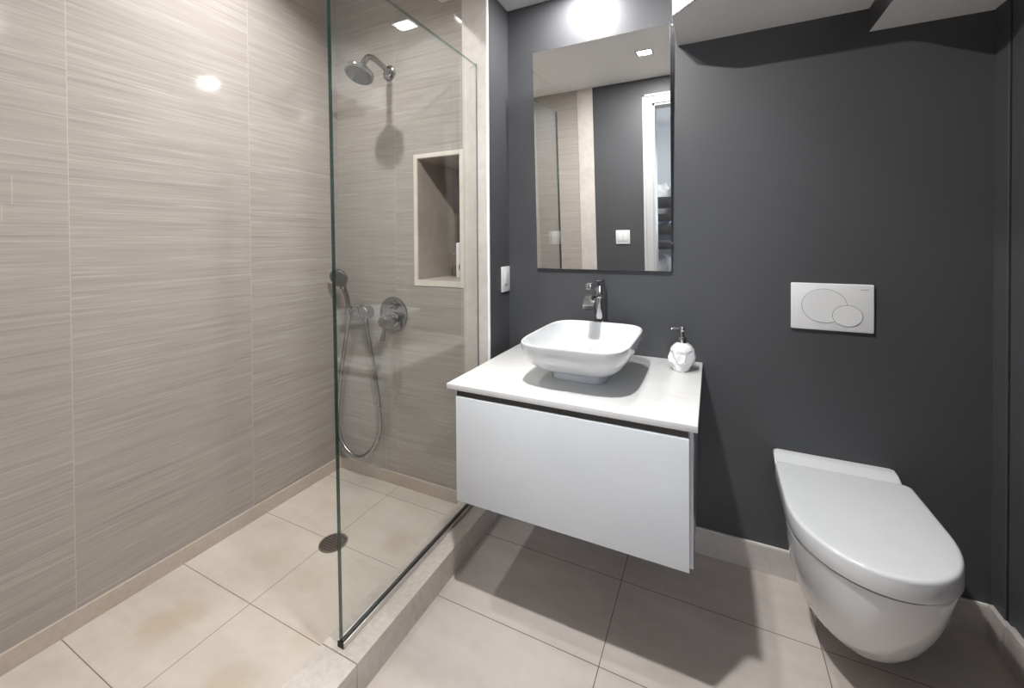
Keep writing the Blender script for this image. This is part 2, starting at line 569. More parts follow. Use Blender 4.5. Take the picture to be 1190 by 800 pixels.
# door casing
bm = nbm()
cw = .075
for (a, b) in ((DX0 - cw, DX0), (DX1, DX1 + cw)):
    box(bm, a, b, YF, YF + .014, 0, DZ + cw, .003)
    box(bm, a + (0 if a < 0 else cw - .02), a + (.02 if a < 0 else cw), YF + .012, YF + .022, 0, DZ + cw, .003)
box(bm, DX0, DX1, YF, YF + .014, DZ, DZ + cw, .003)
box(bm, DX0 - cw, DX1 + cw, YF + .012, YF + .022, DZ + cw - .02, DZ + cw, .003)
for (a, b) in ((DX0 - .002, DX0 + .016), (DX1 - .016, DX1 + .002)):
    box(bm, a, b, YF - .135, YF + .002, 0, DZ)
box(bm, DX0, DX1, YF - .135, YF + .002, DZ - .016, DZ + .002)
struct('door_1', bm, M['casing'], 'white casing of the open doorway to the bedroom', 'door frame')

# ceiling and the stepped soffit
LAMPS = [(-.50, 1.715, ZC), (-.395, .70, ZC), (-1.455, .97, ZC2)]   # x, y, height
LAMP_SIZE = .085
RX, RY = -1.15, 0.30                       # the raised part lies beyond these
bm = nbm()
box(bm, RX, XR + .1, YF - .12, YB + .1, ZC, ZC + .1)
box(bm, XL - .1, RX, YF - .12, RY, ZC, ZC + .1)
box(bm, RX, RX + .08, RY - .08, YS + .1, ZC + .1, ZC2)
box(bm, XL - .1, RX, RY - .08, RY, ZC + .1, ZC2)
box(bm, XL - .1, RX + .08, RY - .08, YB + .1, ZC2, ZC2 + .1)
bmesh.ops.remove_doubles(bm, verts=bm.verts[:], dist=1e-5)
struct('ceiling', bm, M['white_wall'], 'white bathroom ceiling', 'ceiling')
SX0, SX1, SZ0, SZ1 = -0.127, 0.4905, 2.070, 1.990
bm = nbm()
SY1, CH = 1.510, 1.593 - 1.510     # front face of the soffit, size of its cut-off corner
prism(bm, [(SX0, YB), (SX0, 1.593), (SX0 + CH, SY1), (SX1, SY1), (SX1, YB)], SZ0, ZC)
struct('ceiling_soffit', bm, M['white_wall'], 'white dropped ceiling section with a cut-off corner over the vanity end', 'ceiling')
bm = nbm()
prism(bm, [(SX1, YB), (SX1, SY1), (XR + .02, SY1), (XR + .02, YB)], SZ1, ZC)
bm.normal_update()
for f in bm.faces:
    f.material_index = 1 if f.normal.x < -.9 else 0
struct('ceiling_soffit_low', bm, [M['white_wall'], M['dark']], 'lower white ceiling section above the toilet with a dark side', 'ceiling')
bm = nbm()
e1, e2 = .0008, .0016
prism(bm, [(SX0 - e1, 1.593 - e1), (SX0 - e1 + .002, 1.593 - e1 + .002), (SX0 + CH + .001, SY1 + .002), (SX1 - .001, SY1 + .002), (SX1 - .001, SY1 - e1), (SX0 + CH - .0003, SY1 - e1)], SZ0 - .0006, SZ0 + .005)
struct('trim_7', bm, M['dark_gap'], 'dark strip painted as the shadow gap along the edge of the dropped ceiling', 'trim')  # thin black strip painted as the shadow line under the soffit edge

# skirting
bm = nbm(); box(bm, XC, XR - .002, YB - .012, YB, 0, .100, .0015)
box(bm, XC, XR - .002, YB - .010, YB, .100, .104, .001, mat=1)
struct('baseboard_back', bm, [M['skirting'], M['caulk']], 'grey stone skirting along the charcoal wall', 'baseboard')
bm = nbm()
box(bm, XR - .013, XR + .006, 1.738, YB - .012, 0, .112, .002)
box(bm, XR - .013, XR + .006, 1.640, 1.7365, 0, .122, .002)
box(bm, XR - .013, XR + .006, YF + .03, 1.6385, 0, .122, .002)
struct('baseboard_right', bm, M['skirting'], 'grey stone skirting pieces on the wall beside the toilet', 'baseboard')
bm = nbm(); box(bm, XL, XL + .009, YF, YS, ZS, .097, .001)
struct('baseboard_left', bm, M['base_beige'], 'beige stone skirting along the long shower wall', 'baseboard')
bm = nbm(); box(bm, XL + .009, XJ, YS - .009, YS, ZS, .097, .001)
struct('baseboard_shower', bm, M['base_beige'], 'beige stone skirting under the shower fittings', 'baseboard')
bm = nbm(); box(bm, XC, XC + .012, YS + .004, YB - .012, 0, .100, .0015)
struct('baseboard_return', bm, M['skirting'], 'short grey stone skirting on the return wall', 'baseboard')
# curb, two lengths of stone with an open joint
bm = nbm()
CX0, CX1 = -1.028, -0.890
box(bm, CX0, CX1, .8375, YS - .006, -.02, ZK, .002)
box(bm, CX0, CX1, YF, .836, -.02, ZK, .002)
struct('curb', bm, M['curb'], 'stone curb between shower and bathroom floor', 'curb')

# bedroom beyond the doorway (seen in the mirror)
bm = nbm(); box(bm, -2.4, 1.8, -3.3, -0.04, -.1, 0)
struct('floor_bedroom', bm, M['oak'], 'wooden bedroom floor beyond the doorway', 'floor')
bm = nbm()
WX0, WX1, WZ0, WZ1 = 0.25, 1.50, 0.85, 2.25          # window added out of view in the far bedroom wall, for frontal fill
box(bm, -2.4, WX0, -3.4, -3.3, 0, 2.6)
box(bm, WX1, 1.8, -3.4, -3.3, 0, 2.6)
box(bm, WX0, WX1, -3.4, -3.3, 0, WZ0)
box(bm, WX0, WX1, -3.4, -3.3, WZ1, 2.6)
box(bm, -2.5, -2.4, -3.3, -0.04, 0, 2.6)
box(bm, 1.8, 1.9, -3.3, -0.04, 0, 2.6)
box(bm, -2.4, XC - .9, -0.14, -0.04, 0, 2.6)
box(bm, XR + .1, 1.8, -0.14, -0.04, 0, 2.6)
box(bm, XL - .1, DX0, -0.056, -0.041, 0, 2.6)
box(bm, DX1, XR + .12, -0.056, -0.041, 0, 2.6)
box(bm, DX0, DX1, -0.056, -0.041, DZ, 2.6)
struct('wall_bedroom', bm, M['bed_wall'], 'pale bedroom walls seen through the doorway', 'wall')
bm = nbm(); box(bm, -2.5, 1.9, -3.4, -0.04, 2.6, 2.7)
struct('ceiling_bedroom', bm, M['white_wall'], 'white bedroom ceiling', 'ceiling')

bm = nbm()
f_ = .05
box(bm, WX0, WX0 + f_, -3.38, -3.32, WZ0, WZ1)
box(bm, WX1 - f_, WX1, -3.38, -3.32, WZ0, WZ1)
box(bm, WX0 + f_, WX1 - f_, -3.38, -3.32, WZ0, WZ0 + f_)
box(bm, WX0 + f_, WX1 - f_, -3.38, -3.32, WZ1 - f_, WZ1)
struct('added_window', bm, M['casing'], 'frame of an unseen bedroom window added to let in fill light', 'window')
pl = bpy.data.lights.new('window_portal', 'AREA')
pl.shape = 'RECTANGLE'
pl.size, pl.size_y = WX1 - WX0 - 2 * f_, WZ1 - WZ0 - 2 * f_
pl.cycles.is_portal = True
po = bpy.data.objects.new('window_portal', pl)
COL.objects.link(po)
po.location = ((WX0 + WX1) / 2, -3.315, (WZ0 + WZ1) / 2)
po.rotation_euler = (PI / 2, 0, 0)      # opens towards the bathroom (+y)
po['kind'] = 'helper'

# ================================================================== GLASS SCREEN
GY0, GY1, GZ0, GZ1 = .852, YS - .004, ZK - .004, 2.075
gt = .014
g = thing('glass_screen', 'clear frameless glass shower screen with green edge standing on the stone curb', 'shower screen', (XG, (GY0 + GY1) / 2, ZK))
bm = nbm(); box(bm, XG - gt / 2, XG + gt / 2, GY0, GY1, GZ0 + .010, GZ1)
for q in bm.verts:
    if q.co.y < 1 and q.co.z > 1:
        q.co.y -= .020             # the free edge leans a little
bm.normal_update()
for f in bm.faces:
    f.material_index = 0 if abs(f.normal.x) > .9 or f.normal.y > .9 else (2 if f.normal.z > .9 else 1)
obj('pane', bm, [M['glass'], M['glass_edge'], M['glass_top']], g, smooth=False)
bm = nbm()
box(bm, XG + gt / 2 + .0005, XG + gt / 2 + .006, GY0 - .001, GY1, ZK, ZK + .017, .0008)
box(bm, XG - gt / 2 - .006, XG - gt / 2 - .0005, GY0 - .001, GY1, ZK, ZK + .017, .0008)
box(bm, XG - gt / 2 - .0005, XG + gt / 2 + .0005, GY0 - .001, GY1, ZK, ZK + .006)
ch = obj('bottom_channel', bm, M['satin'], g)
ch['label'] = 'metal channel along the foot of the glass'
bm = nbm(); box(bm, XG + gt / 2 + .0002, XG + gt / 2 + .0016, GY0 + .001, GY1, ZK + .0171, ZK + .0190)
box(bm, XG - gt / 2 - .004, XG + gt / 2 + .004, GY0 - .003, GY0 - .001, ZK, ZK + .018)
obj('seal', bm, M['dark_gap'], g)
bm = nbm()
box(bm, XG + gt / 2 + .0002, XG + gt / 2 + .0042, GY1 - .0035, GY1 - .0002, ZK + .0196, GZ1, .0004)
obj('wall_seal', bm, M['seal_line'], g)

# ================================================================== VANITY
VX0, VX1, VY0, VZ0, VZ1 = -0.814, -0.046, 1.224, 0.372, 0.757
v = thing('vanity_cabinet', 'white gloss wall-hung vanity cabinet with one deep drawer beneath the pale countertop', 'cabinet', ((VX0 + VX1) / 2, YB, VZ0))
bm = nbm()
pt = .012
box(bm, VX0, VX0 + pt, VY0, YB - .001, VZ0, VZ1, .001)
box(bm, VX1 - pt, VX1, VY0, YB - .001, VZ0, VZ1, .001)
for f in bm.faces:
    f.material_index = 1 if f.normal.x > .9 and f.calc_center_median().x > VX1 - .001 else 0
box(bm, VX0 + pt, VX1 - pt, VY0 + .03, YB - .001, VZ0 + .004, VZ0 + .02)
box(bm, VX0 + pt, VX1 - pt, YB - .02, YB - .001, VZ0 + .02, VZ1)
obj('carcass', bm, [M['body'], M['side']], v)
bm = nbm(); box(bm, -.800, -.0555, 1.203, 1.221, .3735, .7365, .0012)
dr = obj('drawer', bm, M['lacquer'], v)
bm = nbm()
box(bm, VX0 + pt + .0005, VX1 - pt - .0005, 1.2125, 1.300, .7380, .7570)
ch = obj('grip_channel', bm, M['channel'], v)
ch['label'] = 'dark recessed grip channel above the drawer'
bm = nbm(); box(bm, VX0 + .012, VX1 - .012, 1.2215, 1.2345, .378, .715)
obj('drawer_back', bm, M['channel'], v)
bm = nbm()
box(bm, VX1 - pt - .010, VX1 - pt - .001, 1.2212, 1.2235, .3735, .74)
obj('edge_strip', bm, M['chrome'], v)

bm = nbm(); box(bm, -.838, -.034, 1.202, YB - .001, .7575, .777, .0018)
tag(obj('countertop', bm, M['quartz']), 'white veined quartz countertop on the wall-hung vanity', 'countertop')

# ================================================================== BASIN
BZ, RZ = .777, .931
bcx, bcy = -.4215, 1.488
b = thing('vessel_basin', 'white rectangular porcelain vessel basin with rounded corners on the countertop', 'basin', (bcx, bcy, BZ))
bm = nbm()
fx, fy, fa, fb = -.4315, 1.505, .099, .107
ra, rb = .1865, .242
rings = []
rings.append(superell(fx, fy, fa - .004, fb - .004, 5, BZ))
rings.append(superell(fx, fy, fa, fb, 5, BZ + .003))
rings.append(superell(fx, fy, fa + .001, fb + .001, 5, BZ + .026))
for kk in range(0, 17):
    tt = kk / 16.0
    g_ = (1 - (1 - tt) ** 2.3) ** .86
    a_ = fa + .006 + (ra - fa - .006) * g_
    b_ = fb + .008 + (rb - fb - .008) * g_
    c_x = fx + (bcx - fx) * tt
    c_y = fy + (bcy - fy) * tt
    z_ = BZ + .028 + (RZ - BZ - .032) * (tt ** 1.05)
    rings.append(superell(c_x, c_y, a_, b_, 4.2 + .6 * tt, z_))
rings.append(superell(bcx, bcy, ra - .0005, rb - .0005, 4.8, RZ - .0015))
rings.append(superell(bcx, bcy, ra - .003, rb - .003, 4.8, RZ))
rings.append(superell(bcx, bcy, ra - .006, rb - .006, 4.8, RZ - .0012))
for kk in range(0, 17):
    tt = 1 - kk / 16.0
    g_ = (math.sin(max(tt, 0) * PI / 2)) ** .5 * .82 + tt * .18
    a_ = .03 + (ra - .0085 - .03) * g_
    b_ = .03 + (rb - .0085 - .03) * g_
    z_ = BZ + .040 + (RZ - BZ - .045) * (tt ** 1.5)
    nn = 2.0 + 2.8 * min(1, tt * 2.2)
    rings.append(superell(bcx, bcy, a_, b_, nn, z_))
loft(bm, rings)
obj('bowl', bm, M['porcelain'], b, angle=60)
bm = nbm()
lathe(bm, (bcx, bcy, BZ + .0385), (0, 0, 1), [(.026, 0), (.026, .003), (.022, .004), (.020, .0025), (.004, .0025)], 32)
obj('waste', bm, M['chrome'], b)

# ================================================================== FAUCET
fxx, fyy = -.4395, 1.785
fa_ = thing('basin_faucet', 'tall chrome basin faucet with flat spout behind the vessel basin', 'faucet', (fxx, fyy, BZ))
bm = nbm(); lathe(bm, (fxx, fyy, BZ), (0, 0, 1), [(.029, 0), (.029, .006), (.0235, .008), (.0225, .02), (.0225, .262)], 40)
obj('body', bm, M['chrome'], fa_)
bm = nbm(); lathe(bm, (fxx, fyy, BZ + .2625), (0, 0, 1), [(.0218, 0), (.0218, .002), (.0228, .0025), (.0228, .060), (.0213, .063)], 40)
cp = obj('cartridge', bm, M['chrome'], fa_)
bm = nbm(); box(bm, fxx - .011, fxx + .011, fyy - .185, fyy - .012, BZ + .303, BZ + .3245, .0025)
obj('lever', bm, M['chrome'], fa_)
# flat band spout that curls down at its lip
bm = nbm()
path = spline([(0, -.008, .248), (0, -.06, .262), (0, -.11, .270), (0, -.150, .266), (0, -.178, .244), (0, -.184, .226)], 8)
hw, th = .0225, .004
rs = []
for i, p in enumerate(path):
    q = (path[min(i + 1, len(path) - 1)] - path[max(i - 1, 0)]).normalized()
    nrm = V((0, -q.z, q.y))
    if nrm.z < 0 and i < len(path) // 2:
        nrm = -nrm
    o_ = V((fxx, fyy, BZ)) + p
    k_ = hw
    rs.append([o_ + V((-k_, 0, 0)) - nrm * th, o_ + V((k_, 0, 0)) - nrm * th, o_ + V((k_, 0, 0)) + nrm * th, o_ + V((-k_, 0, 0)) + nrm * th])
loft(bm, rs)
obj('spout', bm, M['chrome'], fa_)
bm = nbm(); box(bm, fxx - .013, fxx + .013, fyy - .1870, fyy - .1815, BZ + .2225, BZ + .2257)
obj('aerator', bm, M['dark_gap'], fa_)

# ================================================================== SOAP DISPENSER (faceted skull bottle)
sx, sy = -.103, 1.712
s_ = thing('soap_dispenser', 'white faceted skull soap dispenser with chrome pump on the countertop', 'soap dispenser', (sx, sy, BZ))
bm = nbm()
bmesh.ops.create_icosphere(bm, subdivisions=3, radius=1.0)
fdir = V((-.42, -.91, 0)).normalized()
sdir = V((fdir.y, -fdir.x, 0))
for q in bm.verts:
    dd = q.co.normalized()
    ff, ss, uu = dd.dot(fdir), dd.dot(sdir), dd.z
    A, B_, Cc = .056, .047, .057          # depth, width, height radii of the cranium
    fo, so, uo = ff * A, ss * B_, uu * Cc
    if uu < -.2:                            # jaw: narrower, pulled forward, squared off
        k_ = min(1, (-uu - .2) / .5)
        wide = max(.3, math.sqrt(max(0, 1 - uu * uu))) ** -.62
        so *= (1 - .20 * k_) * wide
        fo = fo * (1 - .22 * k_) * wide + .009 * k_
        uo = max(uo, -.050)
    for sg in (-1, 1):                      # eye sockets
        c_ = V((.80, sg * .40, .08)).normalized().dot(V((ff, ss, uu)))
        if c_ > .945:
            k_ = min(1, (c_ - .945) / .03)
            fo -= .013 * k_
    c_ = V((.93, 0, -.30)).normalized().dot(V((ff, ss, uu)))
    if c_ > .975:
        fo -= .009
    if ff > .3 and -.75 < uu < -.5:
        fo -= .004
    for sg in (-1, 1):                      # cheekbones, hollow temples
        c_ = V((.62, sg * .70, -.28)).normalized().dot(V((ff, ss, uu)))
        if c_ > .95:
            fo += .005
        c_ = V((.35, sg * .9, .15)).normalized().dot(V((ff, ss, uu)))
        if c_ > .93:
            so -= sg * .005
    q.co = V((sx, sy, BZ + .0555)) + fdir * fo + sdir * so + V((0, 0, uo))
bmesh.ops.dissolve_limit(bm, angle_limit=math.radians(17), verts=bm.verts[:], edges=bm.edges[:])
lo = min(q.co.z for q in bm.verts)
for q in bm.verts:
    q.co.z += BZ - lo
obj('bottle', bm, M['skull'], s_, smooth=False)
bm = nbm(); lathe(bm, (sx, sy, BZ + .104), (0, 0, 1), [(.0155, 0), (.0155, .020), (.0135, .022), (.007, .023), (.007, .040)], 28)
obj('collar', bm, M['chrome'], s_)
bm = nbm(); lathe(bm, (sx, sy, BZ + .142), (0, 0, 1), [(.005, 0), (.009, .006), (.0105, .016), (.008, .023), (.003, .026)], 24)
pd = V((-.95, -.30, 0)).normalized()
tube(bm, spline([V((sx, sy, BZ + .158)) + pd * .006, V((sx, sy, BZ + .158)) + pd * .025, V((sx, sy, BZ + .155)) + pd * .038, V((sx, sy, BZ + .150)) + pd * .041], 5), .0036, 12)
obj('pump_head', bm, M['chrome'], s_)

# ================================================================== MIRROR (top leans into the room)
MX0, MX1, MZ0, MH = -.7455, -.1495, 1.143, .998
MTILT = math.radians(2.6)
mr = thing('wall_mirror', 'frameless rectangular mirror leaning from the charcoal wall over the basin', 'mirror', ((MX0 + MX1) / 2, 1.826, MZ0), rot=(MTILT, 0, 0))
mw_ = parent_world(mr)
hw_ = (MX1 - MX0) / 2
bm = nbm(); box(bm, -hw_, hw_, -.005, 0, 0, MH, .0012, 1)
bm.transform(mw_); obj('mirror_glass', bm, M['mirror'], mr, smooth=False)
bm = nbm(); box(bm, -hw_ + .012, hw_ - .012, .0005, .007, .01, MH - .012)
bm.transform(mw_); obj('backing_board', bm, M['dark_gap'], mr)
bm = nbm(); box(bm, hw_ - .012, hw_ + .010, .0005, .006, MH - .010, MH - .002, .001)
bm.transform(mw_); obj('clip', bm, M['chrome'], mr)
bm = nbm(); box(bm, hw_ + .0005, hw_ + .004, -.004, .004, .115, .123, .001)
bm.transform(mw_); obj('clip', bm, M['chrome'], mr)

# ================================================================== FLUSH PLATE
fp = thing('flush_plate', 'white rectangular dual flush plate on the charcoal wall above the toilet', 'flush plate', (.384, YB, 1.03))
bm = nbm(); box(bm, .2635, .5045, YB - .014, YB - .0005, .9445, 1.1135, .004, 3)
obj('plate', bm, M['plastic'], fp)
def button(name, cx_, cz_, a_, b_, lift):
    y0 = YB - .014 - lift
    bmn = nbm()
    seg = 56
    e = lambda k_, y_: [(cx_ + (a_ + k_) * math.cos(2 * PI * i / seg), y_, cz_ + (b_ + k_) * math.sin(2 * PI * i / seg)) for i in range(seg)]
    loft(bmn, [e(0, YB - .0139), e(0, y0 + .0004), e(-.0006, y0)], False, True)
    o_ = obj(name, bmn, M['plastic'], fp, smooth=False)
    bmn = nbm()
    loft(bmn, [e(.0011, YB - .0139), e(.0011, y0 + .0003), e(-.0002, y0 + .0003)], False, False)
    obj('button_gap', bmn, M['grey_line'], o_)
button('flush_button', .3625, 1.033, .0665, .0605, .0011)
button('flush_button', .4295, 1.001, .0425, .0370, .0022)
def text_mesh(body, size):
    cu = bpy.data.curves.new('lettering_curve', 'FONT')
    cu.body = body
    cu.size = size
    cu.extrude = .0001
    to = bpy.data.objects.new('lettering_curve', cu)
    COL.objects.link(to)
    dg = bpy.context.evaluated_depsgraph_get()
    dg.update()
    me = bpy.data.meshes.new_from_object(to.evaluated_get(dg))
    bpy.data.objects.remove(to)
    bpy.data.curves.remove(cu)
    bmn = nbm()
    bmn.from_mesh(me)
    bpy.data.meshes.remove(me)
    return bmn
bm = text_mesh('GEBERIT', .0056)
bm.transform(Matrix.Translation((.4695, YB - .0142, 1.0935)) @ Matrix.Rotation(PI / 2, 4, 'X'))
box(bm, .4655, .4680, YB - .0143, YB - .0141, 1.0945, 1.0968)
obj('lettering', bm, M['grey_line'], fp, smooth=False)

# ================================================================== TOILET
TX, TA = .391, .190
def plan(z, a_, yf, yc, yb, ab, seg=40, rb_=.03):
    """outline: elliptical nose at yf, straight sides, rounded back corners of half width ab at yb"""
    pts = []
    for i in range(seg + 1):
        t = PI * i / seg
        pts.append((TX - a_ * math.cos(t), yc - (yc - yf) * math.sin(t) ** .93, z))
    sidey = yb - rb_
    n_ = 8
    for i in range(1, n_ + 1):
        u = i / n_
        pts.append((TX + a_ + (ab - a_) * u, yc + (sidey - yc) * u, z))
    for i in range(1, 6):
        u = PI / 2 * i / 5
        pts.append((TX + ab - rb_ + rb_ * math.cos(u), sidey + rb_ * math.sin(u), z))
    for i in range(0, 6):
        u = PI / 2 * i / 5
        pts.append((TX - ab + rb_ - rb_ * math.sin(u), sidey + rb_ * math.cos(u), z))
    for i in range(n_ - 1, 0, -1):
        u = i / n_
        pts.append((TX - a_ - (ab - a_) * u, yc + (sidey - yc) * u, z))
    return pts
tl = thing('wall_hung_toilet', 'white wall-hung toilet with closed lid beneath the flush plate', 'toilet', (TX, YB, .09))
bm = nbm()
YT = YB - .0135
prof = [  # z, half width, nose y, nose centre y, half width at wall
    (.070, .050, 1.540, 1.68, .060), (.075, .075, 1.508, 1.67, .085), (.090, .098, 1.473, 1.66, .100), (.118, .119, 1.436, 1.64, .110),
    (.155, .138, 1.396, 1.62, .120), (.200, .153, 1.360, 1.60, .128), (.250, .165, 1.328, 1.58, .138), (.300, .174, 1.303, 1.55, .150),
    (.350, .180, 1.286, 1.53, .164), (.395, .183, 1.277, 1.515, .176), (.412, .1845, 1.274, 1.512, .179), (.416, .181, 1.278, 1.512, .176)]
loft(bm, [plan(z, a_, yf, yc, YT, ab) for z, a_, yf, yc, ab in prof])
obj('bowl', bm, M['porcelain'], tl, angle=50)
bm = nbm()
def ledge(z, ins, fy_):
    return [(TX - .184 + ins, YB - .002, z), (TX - .184 + ins, fy_, z), (TX + .172 - ins, fy_, z), (TX + .172 - ins, YB - .002, z)]
loft(bm, [ledge(.30, .03, 1.80), ledge(.40, .006, 1.765), ledge(.445, 0, 1.752), ledge(.458, 0, 1.762), ledge(.470, .0003, 1.782), ledge(.477, .001, 1.796), ledge(.482, .005, 1.806)])
bmesh.ops.bevel(bm, geom=[e for e in bm.edges if abs(e.verts[0].co.z - e.verts[1].co.z) > .002], offset=.006, segments=3, affect='EDGES')
obj('cistern_ledge', bm, M['porcelain'], tl)
bm = nbm()
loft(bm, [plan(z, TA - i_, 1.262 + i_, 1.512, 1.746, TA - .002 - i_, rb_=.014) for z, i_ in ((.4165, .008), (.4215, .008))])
obj('seat', bm, M['dark_gap'], tl)['label'] = 'toilet seat coloured black as the shadowed gap under its lid'  # slab coloured black to draw the shade between lid and bowl
bm = nbm()
rr = [plan(z, TA - i_, 1.262 + i_, 1.512, 1.748, TA - .002 - i_, rb_=.014) for z, i_ in
      ((.4216, .003), (.4225, .001), (.4245, .0), (.466, .0005), (.4705, .0015), (.4735, .004), (.4752, .008), (.4757, .014), (.476, .05), (.476, .10))]
loft(bm, rr)
obj('lid', bm, M['seat_plastic'], tl, angle=50)
bm = nbm()
for sg in (-1, 1):
    bm = nbm()
    lathe(bm, (TX + sg * .075 - .02, 1.752, .447), (1, 0, 0), [(.008, 0), (.009, .002), (.009, .038), (.008, .04)], 20)
    obj('hinge', bm, M['seat_plastic'], tl)

# ================================================================== SHOWER FITTINGS
sh = thing('overhead_shower', 'chrome overhead shower head on a bent arm high on the shower wall', 'shower head', (-1.47, YS, 2.128))
bm = nbm(); lathe(bm, (-1.47, YS - .0005, 2.128), (0, -1, 0), [(.036, 0), (.036, .006), (.029, .011), (.015, .012)], 40)
obj('flange', bm, M['darkened_chrome'], sh)
bm = nbm()
ap = spline([(-1.47, YS - .01, 2.128), (-1.47, 1.58, 2.146), (-1.47, 1.525, 2.158), (-1.47, 1.488, 2.150), (-1.47, 1.464, 2.118), (-1.47, 1.452, 2.093)], 8)
tube(bm, ap, .0135, 20)
obj('arm', bm, M['darkened_chrome'], sh)
hd = V((0, -.42, -.90)).normalized()
hb = V((-1.47, 1.455, 2.100))
bm = nbm(); lathe(bm, hb, hd, [(.014, 0), (.018, .004), (.018, .018), (.022, .022), (.034, .030), (.060, .038), (.066, .044), (.066, .058), (.062, .062)], 48)
he = obj('head', bm, M['darkened_chrome'], sh)
bm = nbm(); lathe(bm, hb + hd * .0605, hd, [(.0605, 0), (.060, .0025), (.001, .0032)], 48)
fc = obj('spray_face', bm, M['nozzle'], he)
bm = nbm()
d_, u_, w_ = axes(hd)
for rr_, nn_ in ((.011, 6), (.024, 12), (.038, 18), (.051, 24)):
    for i in range(nn_):
        t_ = 2 * PI * i / nn_
        p_ = hb + hd * .0630 + (u_ * math.cos(t_) + w_ * math.sin(t_)) * rr_
        lathe(bm, p_, hd, [(.0022, 0), (.0016, .0028)], 8)
nz_ = obj('nozzles', bm, M['rubber'], he)

hs = thing('hand_shower', 'chrome hand shower hanging with a looped metal hose near the shower corner', 'hand shower', (-1.72, 1.58, .90))
bm = nbm()
hc = V((-1.738, 1.545, 1.090))
hdir = V((.18, -.86, -.30)).normalized()
lathe(bm, hc - hdir * .012, hdir, [(.012, 0), (.036, .004), (.049, .012), (.051, .019), (.049, .024)], 40)
obj('head', bm, M['darkened_chrome'], hs)
bm = nbm(); lathe(bm, hc + hdir * .0122, hdir, [(.046, 0), (.045, .0025), (.001, .0028)], 40)
obj('spray_face', bm, M['nozzle'], hs)
bm = nbm()
tube(bm, spline([(-1.735, 1.556, 1.060), (-1.731, 1.566, 1.030), (-1.724, 1.578, .985), (-1.719, 1.583, .930), (-1.715, 1.585, .885)], 6),
     [.017] * 6 + [.013] * 8 + [.0125] * 11, 20)
obj('handle', bm, M['darkened_chrome'], hs)
hose = [(-1.715, 1.585, .885), (-1.728, 1.588, .830), (-1.756, 1.594, .73), (-1.789, 1.60, .60), (-1.811, 1.60, .45), (-1.822, 1.60, .36), (-1.820, 1.60, .28), (-1.800, 1.60, .212), (-1.754, 1.60, .160), (-1.690, 1.60, .141),
        (-1.628, 1.60, .160), (-1.572, 1.60, .212), (-1.534, 1.60, .285), (-1.522, 1.60, .350), (-1.532, 1.60, .466), (-1.558, 1.598, .617), (-1.584, 1.596, .747), (-1.604, 1.594, .835)]
bm = nbm()
hp = spline(hose, 22)
tube(bm, hp, [.0094 + (.0006 if i % 2 else 0) for i in range(len(hp))], 12)
ho = obj('hose', bm, M['steel'], hs, angle=80)
bm = nbm()
tube(bm, [(-1.714, 1.585, .895), (-1.719, 1.586, .866)], .0125, 16)
obj('hose_end', bm, M['darkened_chrome'], hs)
bm = nbm()
tube(bm, [(-1.604, 1.594, .855), (-1.601, 1.594, .818)], .0115, 16)
obj('hose_end', bm, M['darkened_chrome'], hs)

hb_ = thing('hand_shower_holder', 'round chrome wall holder that grips the hand shower handle', 'holder', (-1.672, YS, .912))
bm = nbm(); lathe(bm, (-1.672, YS - .0005, .912), (0, -1, 0), [(.026, 0), (.026, .010), (.020, .014), (.020, .034), (.023, .036), (.023, .052), (.020, .055)], 36)
obj('rosette', bm, M['darkened_chrome'], hb_)
bm = nbm()
tube(bm, [(-1.688, 1.585, .912), (-1.703, 1.585, .910)], .013, 16)
seg = 24
for z0, z1 in ((.893, .935),):
    outer = [[(-1.7165 + r_ * math.cos(2 * PI * i / seg), 1.584 + r_ * math.sin(2 * PI * i / seg), z_) for i in range(seg)] for r_, z_ in ((.0145, z0), (.019, z0), (.019, z1), (.0145, z1))]
    rs_ = [ring(bm, q) for q in outer]
    for i in range(4):
        bridge(bm, rs_[i], rs_[(i + 1) % 4])
obj('clasp', bm, M['darkened_chrome'], hb_)

eo = thing('hose_outlet', 'round grey wall elbow feeding the shower hose beside the valve', 'hose outlet', (-1.622, YS, .905))
bm = nbm(); lathe(bm, (-1.622, YS - .0005, .905), (0, -1, 0), [(.033, 0), (.0335, .004), (.0335, .045), (.030, .050)], 40)
obj('cover', bm, M['steel'], eo)
bm = nbm(); tube(bm, spline([(-1.614, 1.600, .885), (-1.607, 1.595, .868), (-1.6045, 1.594, .850)], 4), .0105, 16)
obj('elbow', bm, M['darkened_chrome'], eo)

va = thing('shower_valve', 'round chrome shower valve with lever and small diverter beneath the niche', 'valve', (-1.456, YS, .906))
bm = nbm(); lathe(bm, (-1.456, YS - .0005, .906), (0, -1, 0), [(.088, 0), (.089, .003), (.087, .008), (.083, .0095)], 64)
obj('plate', bm, M['darkened_chrome'], va)
bm = nbm()
lathe(bm, (-1.450, YS - .0098, .955), (0, -1, 0), [(.024, 0), (.024, .012), (.017, .014), (.017, .034), (.015, .037)], 32)
box(bm, -1.480, -1.420, YS - .046, YS - .030, .949, .962, .003)
obj('diverter', bm, M['darkened_chrome'], va)
bm = nbm()
lathe(bm, (-1.442, YS - .0098, .882), (0, -1, 0), [(.036, 0), (.036, .014), (.027, .020), (.027, .030), (.0255, .032), (.0255, .034), (.0285, .036), (.0285, .088), (.026, .092)], 40)
lv = obj('cartridge_knob', bm, M['darkened_chrome'], va)
bm = nbm()
tube(bm, [(-1.442, YS - .084, .858), (-1.444, YS - .088, .83), (-1.446, YS - .094, .790)], [.0105, .010, .0115], 16)
obj('lever', bm, M['darkened_chrome'], va)

